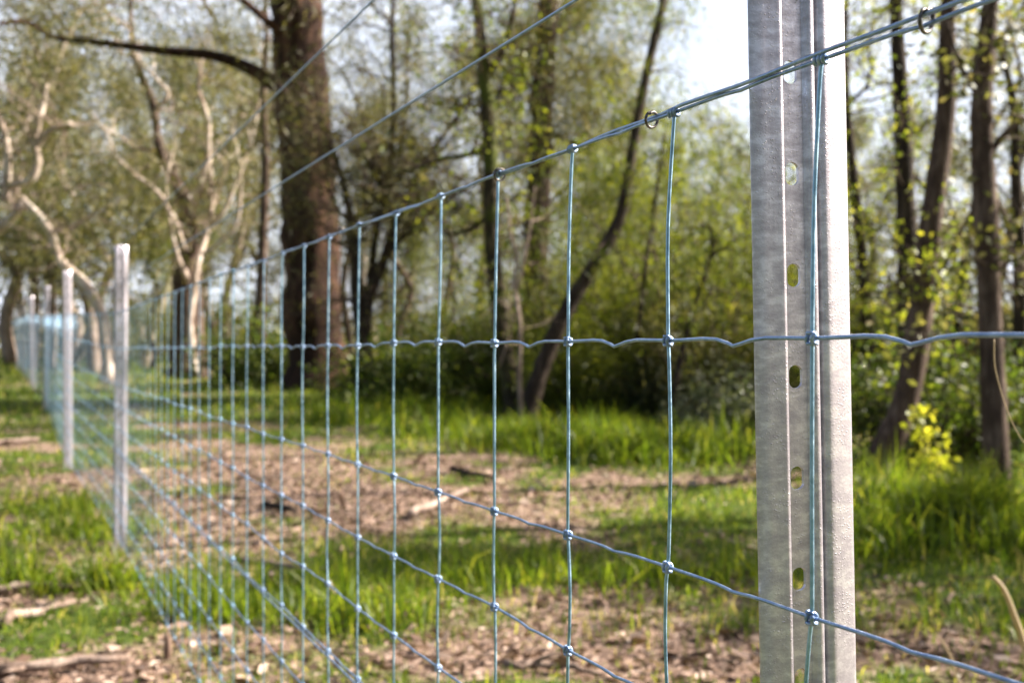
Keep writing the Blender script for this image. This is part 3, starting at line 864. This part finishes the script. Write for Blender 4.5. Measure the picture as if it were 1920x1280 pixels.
shrub('drooping_bush', 'yellow-green drooping bush at the foot of the curved trunk, right side', 1085, 795, 11.7, 1.1, 1.25, 'leaf_lime', 'needle', 36, 45, 16, .9, .10)
shrub('drooping_bush', 'yellow-green drooping bush low through the mesh, right of the black thicket', 850, 770, 13.8, 1.3, 1.6, 'leaf_lime', 'needle', 36, 46, 14, 1.0, .12)
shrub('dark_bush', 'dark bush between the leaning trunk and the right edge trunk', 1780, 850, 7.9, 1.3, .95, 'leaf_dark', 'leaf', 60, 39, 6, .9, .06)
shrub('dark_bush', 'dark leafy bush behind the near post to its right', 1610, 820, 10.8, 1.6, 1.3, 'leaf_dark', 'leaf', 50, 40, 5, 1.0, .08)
shrub('olive_bush', 'olive bush beyond the thin leaning stem at right', 1850, 780, 12.5, 2.8, 1.9, 'leaf_olive', 'leaf', 70, 41, 6, 1.2, .12)
shrub('olive_bush', 'olive feathery bush beyond the trunks right of the near post', 1660, 740, 15.0, 3.0, 2.6, 'leaf_olive', 'needle', 60, 42, 7, 1.2, .14)
shrub('yellow_sapling', 'small sapling with bright yellow-green leaves beside the leaning trunk', 1742, 905, 6.6, .07, .62, 'leaf_sprig', 'leaf', 4, 43, 4, .8, .03, cat='sapling')

# ------------------------------------------------------------------ distant wood: four kinds, copied
def proto(name, kind, seed):
    rng = np.random.default_rng(seed)
    root = empty(name)
    tr = MB(); tw = MB(); tips = []
    if kind == 'gum':
        H = 9; r = .115
        nst = 3
        for k in range(nst):
            d = np.array([rng.normal() * .12, rng.normal() * .12, 1.])
            P = [np.zeros(3)]
            for i in range(9):
                d = d + rng.normal(size=3) * np.array([.3, .3, .06]); d /= np.linalg.norm(d); P.append(P[-1] + d * H / 9)
            P = smooth_pts(P, 3); tr.tube(P, np.linspace(r, r * .2, len(P)), 8)
            for _ in range(10):
                limb(tw, rng, at_t(P, rng.uniform(.2, 1)), rdir(rng, .5), rng.uniform(1.2, 2.6), .04, 2, tips, 5, 4, .0, 5, .3)
        bark, leaf, st = 'bark_gum', 'leaf_tan', 'gum'; per, sp, sc = 17, .26, 1.3
    elif kind == 'oak':
        H = 9; r = .16
        P = [np.array([rng.normal() * .05 * i, rng.normal() * .05 * i, H * i / 8]) for i in range(9)]
        P = smooth_pts(P, 3); tr.tube(P, np.linspace(r, r * .15, len(P)), 8)
        for _ in range(34):
            t = rng.uniform(.15, 1)
            limb(tw, rng, at_t(P, t), rdir(rng, .35), (1.25 - t) * 2.2, .03, 1, tips, 5, 5, .05, 4)
        bark, leaf, st = 'bark_brown', 'leaf_olive', 'needle'; per, sp, sc = 18, .22, 1.7
    elif kind == 'lime':
        H = 6; r = .11
        P = [np.array([rng.normal() * .06 * i, rng.normal() * .06 * i, H * i / 8]) for i in range(9)]
        P = smooth_pts(P, 3); tr.tube(P, np.linspace(r, r * .15, len(P)), 7)
        for _ in range(34):
            t = rng.uniform(.08, 1)
            limb(tw, rng, at_t(P, t), rdir(rng, .3), (1.3 - t) * 1.6, .025, 1, tips, 5, 5, .05, 4)
        bark, leaf, st = 'bark_dark', 'leaf_lime', 'needle'; per, sp, sc = 12, .18, 1.6
    else:   # bare: slim, twiggy
        H = 8; r = .10
        P = [np.array([rng.normal() * .08 * i, rng.normal() * .08 * i, H * i / 8]) for i in range(9)]
        P = smooth_pts(P, 3); tr.tube(P, np.linspace(r, r * .2, len(P)), 7)
        for _ in range(22):
            t = rng.uniform(.2, 1)
            limb(tw, rng, at_t(P, t), rdir(rng, .7), (1.3 - t) * 1.7, .025, 2, tips, 5, 4, .0, 4)
        bark, leaf, st = 'bark_brown', 'leaf_tan', 'spray'; per, sp, sc = 5, .2, 1.5
    tr.build('trunk', M[bark], root); tag(tw.build('twigs', M['bark_brown' if kind == 'gum' else 'twig'], root), kind='stuff')
    cr = MB(); foliage(cr, rng, tips, per, sp, st, sc); cr.build('crown', M[leaf], root, smooth=False)
    return root
PROTO = {k: [proto(n, k, s + q * 7) for q in range(2)] for k, n, s in (('gum', 'distant_gum', 51), ('oak', 'distant_sheoak', 52), ('lime', 'distant_wattle', 53), ('bare', 'distant_bare_tree', 54))}
used = {}
def place(kind, px, Y, sc, rz, label):
    alt = used.get(kind, 0); used[kind] = alt + 1
    src = PROTO[kind][alt % 2]
    if alt < 2: o = src
    else:
        o = src.copy(); scene.collection.objects.link(o)
        for ch in src.children:
            c = ch.copy(); scene.collection.objects.link(c); c.parent = o
    x = (px - 960) / FPX * Y
    o.location = (x, Y, rise(Y) - .08); o.rotation_euler = (0, 0, rz); o.scale = (sc, sc, sc)
    tag(o, label, 'tree', 'trees far behind the fence')
FAR = [
    ('gum', -60, 24, 1.0, .3, 'distant pale gum at the far left edge behind the fence end'),
    ('gum', 130, 26, 1.05, 2.1, 'distant pale gum behind the twisted gum, left of the blue mesh end'),
    ('gum', 270, 25, .95, 4.0, 'distant pale gum above the second post'),
    ('oak', 220, 31, .9, 1.0, 'distant olive tree between the second post and the pale-limbed gum'),
    ('lime', 285, 24, .62, 1.0, 'low bright green wattle right of the second post top'),
    ('lime', 400, 28, .8, 2.0, 'low green wattle between the pale-limbed gum and the slim brown stem'),
    ('gum', 425, 30, 1.1, 5.0, 'distant pale gum just left of the slim brown stem'),
    ('oak', 480, 34, .9, 3.0, 'distant olive tree left of the massive trunk'),
    ('oak', 40, 34, .95, 2.6, 'distant olive tree low behind the far posts at left'),
    ('bare', 660, 24, .9, 1.4, 'thin twiggy tree right of the massive trunk'),
    ('bare', 755, 21, .85, 4.4, 'thin twiggy tree against bright sky above the black thicket'),
    ('lime', 770, 25, .62, 3.3, 'green wattle seen low through the mesh right of the thicket'),
    ('bare', 840, 27, 1.0, 2.9, 'thin twiggy tree left of the mossy trunk'),
    ('lime', 855, 30, .75, .7, 'green wattle low behind the mossy trunk'),
    ('gum', 700, 33, .75, 1.8, 'pale far gum showing between the thicket stems'),
    ('oak', 1080, 24, .95, .2, 'distant olive tree right of the straight brown trunk'),
    ('lime', 1110, 19, .68, 5.2, 'yellow-green wattle behind the curved trunk'),
    ('oak', 1190, 29, .75, 3.9, 'distant olive tree seen beyond the curved trunk top'),
    ('lime', 1290, 20, .72, 2.4, 'yellow-green wattle behind the dark forked sapling'),
    ('lime', 1420, 21, .80, 4.1, 'yellow-green wattle hidden partly by the near post'),
    ('bare', 1330, 26, .75, .5, 'thin twiggy tree with sky above, left of the near post'),
    ('bare', 1620, 17, .8, 3.0, 'thin twiggy tree right of the near post'),
    ('oak', 1600, 24, .62, 1.9, 'short olive tree behind the thin trunk right of the near post'),
    ('bare', 1730, 20, .85, 5.5, 'thin twiggy tree behind the leaning trunk'),
    ('oak', 1790, 27, .62, 4.8, 'short olive tree between the leaning trunk and right edge trunk'),
    ('bare', 1880, 18, .85, 2.2, 'thin twiggy tree behind the right edge trunk'),
    ('oak', 1960, 23, .7, .9, 'short olive tree at the right edge of the frame'),
    ('bare', 560, 30, .9, 3.6, 'thin twiggy tree mostly hidden behind the massive trunk'),
    ('oak', 330, 38, 1.15, .6, 'tall distant olive tree behind the pale-limbed gum'),
    ('oak', 120, 40, 1.2, 2.2, 'tall distant olive tree behind the twisted gum'),
    ('oak', 720, 38, 1.0, 4.4, 'distant olive tree behind the black thicket'),
    ('oak', 900, 36, 1.15, 1.2, 'distant olive tree behind the mossy trunk'),
    ('oak', 1010, 32, 1.1, 5.2, 'distant olive tree directly behind the straight brown trunk'),
    ('oak', 1700, 33, .85, 3.1, 'distant olive tree behind the dark upright trunk'),
]
for a in FAR: place(*a)

# far low scrub closing the view at ground level
rng = np.random.default_rng(77)
mb = MB()
c = []
for _ in range(1500):
    Y = rng.uniform(30, 60); X = rng.uniform(-.75, .75) * Y
    h = rng.uniform(.4, 1.9) * (1 + .5 * noise.noise(Vector((X * .15, Y * .15, 2))))
    c.append((X, Y, rise(Y) + h * rng.uniform(.1, .9)))
c = np.repeat(np.array(c), 24, axis=0) + rng.normal(size=(1500 * 24, 3)) * np.array([.5, .5, .35])
c[:, 2] = np.maximum(c[:, 2], .7)
mb.leaves(c, rng.normal(size=c.shape), rng.uniform(.2, .4, len(c)), rng.uniform(.08, .16, len(c)), rng)
tag(mb.build('far_scrub', M['leaf_olive'], smooth=False), 'low olive scrub far beyond the trees', 'scrub', kind='stuff')

# ------------------------------------------------------------------ grass
rng = np.random.default_rng(5)
def blades(mb, X, Y, H, Wd, tint, bend=.5):
    n = len(X)
    Z = np.array([ground_z(x, y) for x, y in zip(X, Y)]) - .005
    a = rng.random(n) * 2 * np.pi
    dx, dy = np.cos(a), np.sin(a)
    b = np.abs(rng.normal(size=n)) * bend * H
    a2 = rng.random(n) * 2 * np.pi
    sx, sy = np.cos(a2) * Wd / 2, np.sin(a2) * Wd / 2
    base = np.stack([X, Y, Z], 1)
    side = np.stack([sx, sy, np.zeros(n)], 1)
    mid = base + np.stack([dx * b * .3, dy * b * .3, H * .55], 1)
    tip = base + np.stack([dx * b, dy * b, H * np.maximum(.25, 1 - .3 * (b / H) ** 2)], 1)
    v = np.stack([base - side, base + side, mid + side * .8, mid - side * .8, tip], 1).reshape(-1, 3)
    i = np.arange(n)[:, None] * 5
    q = i + np.array([[0, 1, 2, 3]]); t = i + np.array([[3, 2, 4]])
    off = mb.n
    mb.add(v, q, np.repeat(tint, 5)); mb.f.append(t + off)

mb = MB()
X = []; Yy = []; Hh = []; Ww = []; Tt = []
def scatter(n, y0, y1, hmin, hmax, wd, xl=-.62, xr=.62):
    for _ in range(n):
        y = math.sqrt(rng.uniform(y0 * y0, y1 * y1)); x = rng.uniform(xl, xr) * y
        g = greenness(x, y)
        if rng.random() > min(.66, .17 + max(0, g - .2) * 1.15): continue
        tall = max(0., noise.noise(Vector((x * 1.3, y * 1.3, 9.2)))) 
        h = rng.uniform(hmin, hmax) * rng.uniform(.45, 1.25) * (.30 + .6 * g + 1.3 * tall)
        X.append(x); Yy.append(y); Hh.append(h); Ww.append(wd * rng.uniform(.7, 1.3))
        Tt.append(min(1., max(0., rng.beta(1.6, 1.6) * .95 + .12 * noise.noise(Vector((x, y, 4))))) if rng.random() > .085 else 1.0)
scatter(60000, 2.2, 6, .035, .085, .005)
scatter(62000, 6, 11, .035, .09, .008)
scatter(60000, 11, 20, .05, .13, .013)
scatter(24000, 20, 34, .08, .2, .03)
# tall clumps: (px, py, spread x, spread y, blades, height)
for (px, py, sx, sy, n, h) in ((1020, 835, .55, .35, 1500, .26), (1130, 850, .5, .35, 1600, .30), (1230, 860, .5, .3, 1500, .28), (1320, 850, .45, .3, 1100, .26), (960, 830, .4, .4, 800, .22),
                               (1660, 985, .26, .22, 1100, .34), (1740, 1000, .30, .24, 1500, .36), (1810, 1010, .25, .24, 900, .33), (1900, 1030, .3, .3, 900, .30), (1640, 1040, .2, .2, 500, .22),
                               (30, 1100, .16, .10, 220, .17), (130, 1110, .14, .10, 200, .17), (260, 1100, .2, .12, 420, .16), (420, 1150, .2, .14, 500, .15), (560, 1110, .3, .2, 420, .16), (660, 1170, .25, .14, 420, .16), (760, 1090, .4, .25, 420, .14),
                               (180, 1005, .3, .18, 500, .15), (80, 960, .3, .2, 500, .15), (1180, 1090, .5, .3, 420, .14), (1330, 1090, .4, .3, 400, .16), (1000, 1080, .4, .3, 260, .12), (760, 770, .9, .4, 1500, .24), (660, 790, .6, .4, 800, .18), (880, 815, .5, .3, 900, .22)):
    Y = base_Y(py); cx = (px - 960) / FPX * Y
    for _ in range(n):
        X.append(cx + rng.normal() * sx * .6); Yy.append(Y + rng.normal() * sy * .6)
        hv = .35 + 1.0 * max(0., .55 + 1.1 * noise.noise(Vector((X[-1] * 4, Yy[-1] * 4, 6.1))))
        Hh.append(h * hv * rng.uniform(.45, 1.15)); Ww.append(.0045 + .0007 * Y); Tt.append(float(np.clip(rng.beta(2.4, 2) * .95, 0, .95)))
X = np.array(X); Yy = np.array(Yy); Hh = np.array(Hh); Ww = np.array(Ww); Tt = np.array(Tt)
blades(mb, X, Yy, Hh, Ww, Tt, .85)
tag(mb.build('grass', M['grass'], smooth=False), 'bright green grass growing in patches over the bare soil', 'grass', kind='stuff')

# leaf litter
mb = MB(); n = 42000
c = []; k = 0
while len(c) < n and k < 160000:
    k += 1
    y = math.sqrt(rng.uniform(2.2 ** 2, 17 ** 2)) if k % 2 else rng.uniform(2.3, 8); x = rng.uniform(-.62, .62) * y
    if rng.random() < greenness(x, y) * 1.05: continue
    c.append((x, y, ground_z(x, y) + rng.uniform(.002, .018)))
c = np.array(c); n = len(c)
d = rng.normal(size=(n, 3)) * np.array([1, 1, .18])
L = rng.uniform(.012, .05, n) * (1 + (rng.random(n) > .94))
mb.leaves(c, d, L, L * rng.uniform(.2, .5, n), rng)
for _ in range(420):
    y = math.sqrt(rng.uniform(2.4 ** 2, 13 ** 2)); x = rng.uniform(-.6, .6) * y
    a = rng.random() * 6.28; l = rng.uniform(.05, .22); q = []
    for t in np.linspace(-.5, .5, 4):
        u, v = x + math.cos(a) * l * t + rng.normal() * .006, y + math.sin(a) * l * t + rng.normal() * .006
        q.append((u, v, ground_z(u, v) + rng.uniform(.006, .03)))
    mb.tube(q, rng.uniform(.0015, .005), 5); mb.t[-1][:] = rng.random(); 
tag(mb.build('leaf_litter', M['litter'], smooth=False), 'brown fallen leaves and bark flakes on the bare soil', 'leaf litter', kind='stuff')

# fallen sticks and bark
def stick(name, label, a, b, r, mat='stick', seed=0, cat='stick', n=8, lift=.012):
    rr = np.random.default_rng(seed)
    Ya, Yb = base_Y(a[1]), base_Y(b[1])
    A = np.array([(a[0] - 960) / FPX * Ya, Ya]); B = np.array([(b[0] - 960) / FPX * Yb, Yb])
    mb = MB(); pts = []
    for t in np.linspace(0, 1, n):
        p = A + (B - A) * t + rr.normal(size=2) * .012
        pts.append((p[0], p[1], ground_z(p[0], p[1]) + r * .7 + lift + abs(rr.normal()) * .006))
    rad = r * (1 - .45 * np.linspace(0, 1, n)) * (1 + rr.normal(size=n) * .10)
    mb.tube(pts, rad, 9)
    for _ in range(2):
        q = pts[rr.integers(2, n - 2)]
        dv = np.array([rr.normal(), rr.normal(), abs(rr.normal()) * .4]); dv /= np.linalg.norm(dv)
        mb.tube([np.array(q) + dv * t for t in (0, .04, .09)], [r * .45, r * .35, r * .15], 6)
    return tag(mb.build(name, M[mat], None), label, cat)
stick('fallen_branch', 'thick grey fallen branch in the grass right of the second post', (440, 1062), (610, 1085), .022, seed=1)
stick('fallen_branch', 'pale dead branch lying on sunlit soil in the middle of the mesh', (770, 975), (880, 920), .022, 'bark_pale', seed=2)
stick('fallen_stick', 'pale bark strip in the grass at lower left', (0, 1175), (130, 1140), .016, seed=3)
stick('fallen_stick', 'long bark stick across the left edge above the lower bark strip', (-20, 1115), (160, 1112), .018, seed=4)
stick('fallen_stick', 'bark stick at the bottom left corner', (-20, 1275), (240, 1250), .020, seed=5)
stick('fallen_stick', 'pale fallen stick across the left edge level with the third post', (-20, 838), (75, 832), .03, seed=6)
stick('fallen_stick', 'pale stick on the soil behind the near mesh, left of the middle', (300, 825), (380, 825), .02, 'bark_pale', seed=7)
stick('fallen_stick', 'brown stick in shade at the bottom of the frame left of the near post', (960, 1262), (1120, 1272), .012, seed=8)
stick('fallen_stick', 'dark stick on bare soil behind the central mesh squares', (850, 885), (930, 900), .022, 'bark_dark', seed=9)
stick('fallen_stick', 'dark stick on soil left of the central mesh squares', (500, 955), (560, 975), .022, 'bark_dark', seed=10)

# dry stems near the fence at right
def dry_stem(name, label, pts, Y, r, cat='dry stem', mat='dry'):
    P = smooth_pts([(*W(px, py, Y + (q[0] if q else 0)),) for (px, py, *q) in pts], 6)
    mb = MB(); mb.tube(P, np.linspace(r, r * .45, len(P)), 6)
    return tag(mb.build(name, M[mat], None), label, cat)
dry_stem('dry_stalk', 'dry straw-coloured stalk rising at the lower right edge', [(1960, 1420, -.1), (1925, 1230), (1900, 1150), (1882, 1105), (1862, 1080)], 2.3, .0085)
dry_stem('dry_stalk', 'short thin pale stalk in the grass right of the near post', [(1800, 1290), (1780, 1225), (1757, 1188)], 2.9, .004)
dry_stem('hanging_thread', 'fine dry grass thread hanging from the second mesh line at right', [(1864, 636), (1866, 690), (1884, 755), (1902, 800), (1925, 835), (1950, 852)], .505, .00028, 'thread')
def bark_flake(px, py, h, label, seed):
    rr = np.random.default_rng(seed); Y = base_Y(py); x = (px - 960) / FPX * Y
    mb = MB()
    pts = [(x + .004 * math.sin(q * 3), Y, ground_z(x, Y) - .01 + h * q) for q in np.linspace(0, 1, 7)]
    mb.tube(pts, [.008, .011, .013, .012, .010, .007, .003], 7)
    return tag(mb.build('dead_leaf', M['litter'], None), label, 'dead leaf')
bark_flake(313, 1232, .09, 'pinkish curled dead leaf standing upright in the grass at lower left', 1)

# ------------------------------------------------------------------ unseen trees added on the sunny side to cast shade into the picture
SHADE = []
def shade_proto(seed):
    rng = np.random.default_rng(seed)
    root = empty('unseen_shade_gum'); tr = MB(); tw = MB(); tips = []
    P = smooth_pts([np.array([rng.normal() * .06 * i, rng.normal() * .06 * i, 7.0 * i / 8]) for i in range(9)], 3)
    tr.tube(P, np.linspace(.2, .05, len(P)), 9)
    for _ in range(17):
        t = rng.uniform(.25, 1)
        limb(tw, rng, at_t(P, t), rdir(rng, .35), rng.uniform(.7, 1.7), .04, 1, tips, 5, 3, .02, 5, .3)
    tr.build('trunk', M['bark_gum'], root); tag(tw.build('twigs', M['bark_brown'], root), kind='stuff')
    cr = MB(); foliage(cr, rng, tips, 50, .20, 'gum', 2.0); cr.build('crown', M['leaf_olive'], root, smooth=False)
    return root
SHADE = [shade_proto(91), shade_proto(92)]
for n, (x, y, sc, rz, label) in enumerate((
        (6.9, 5.35, .76, .4, 'unseen leafy gum added for shade off to the right of the fence, nearest to the near post'),
        (10.4, 12.2, 1.0, 2.7, 'unseen leafy gum added for shade at the back of the row off to the right'),
        (12.2, 16.0, 1.1, .9, 'unseen leafy gum added for shade off to the right beyond the shrubs'))):
    if n < 2: o = SHADE[n]
    else:
        src = SHADE[n % 2]; o = src.copy(); scene.collection.objects.link(o)
        for ch in src.children:
            c = ch.copy(); scene.collection.objects.link(c); c.parent = o
    o.location = (x, y, rise(y) - .05); o.rotation_euler = (0, 0, rz); o.scale = (sc, sc, sc)
    tag(o, label, 'tree', 'unseen leafy gums added for shade beyond the right of the view')
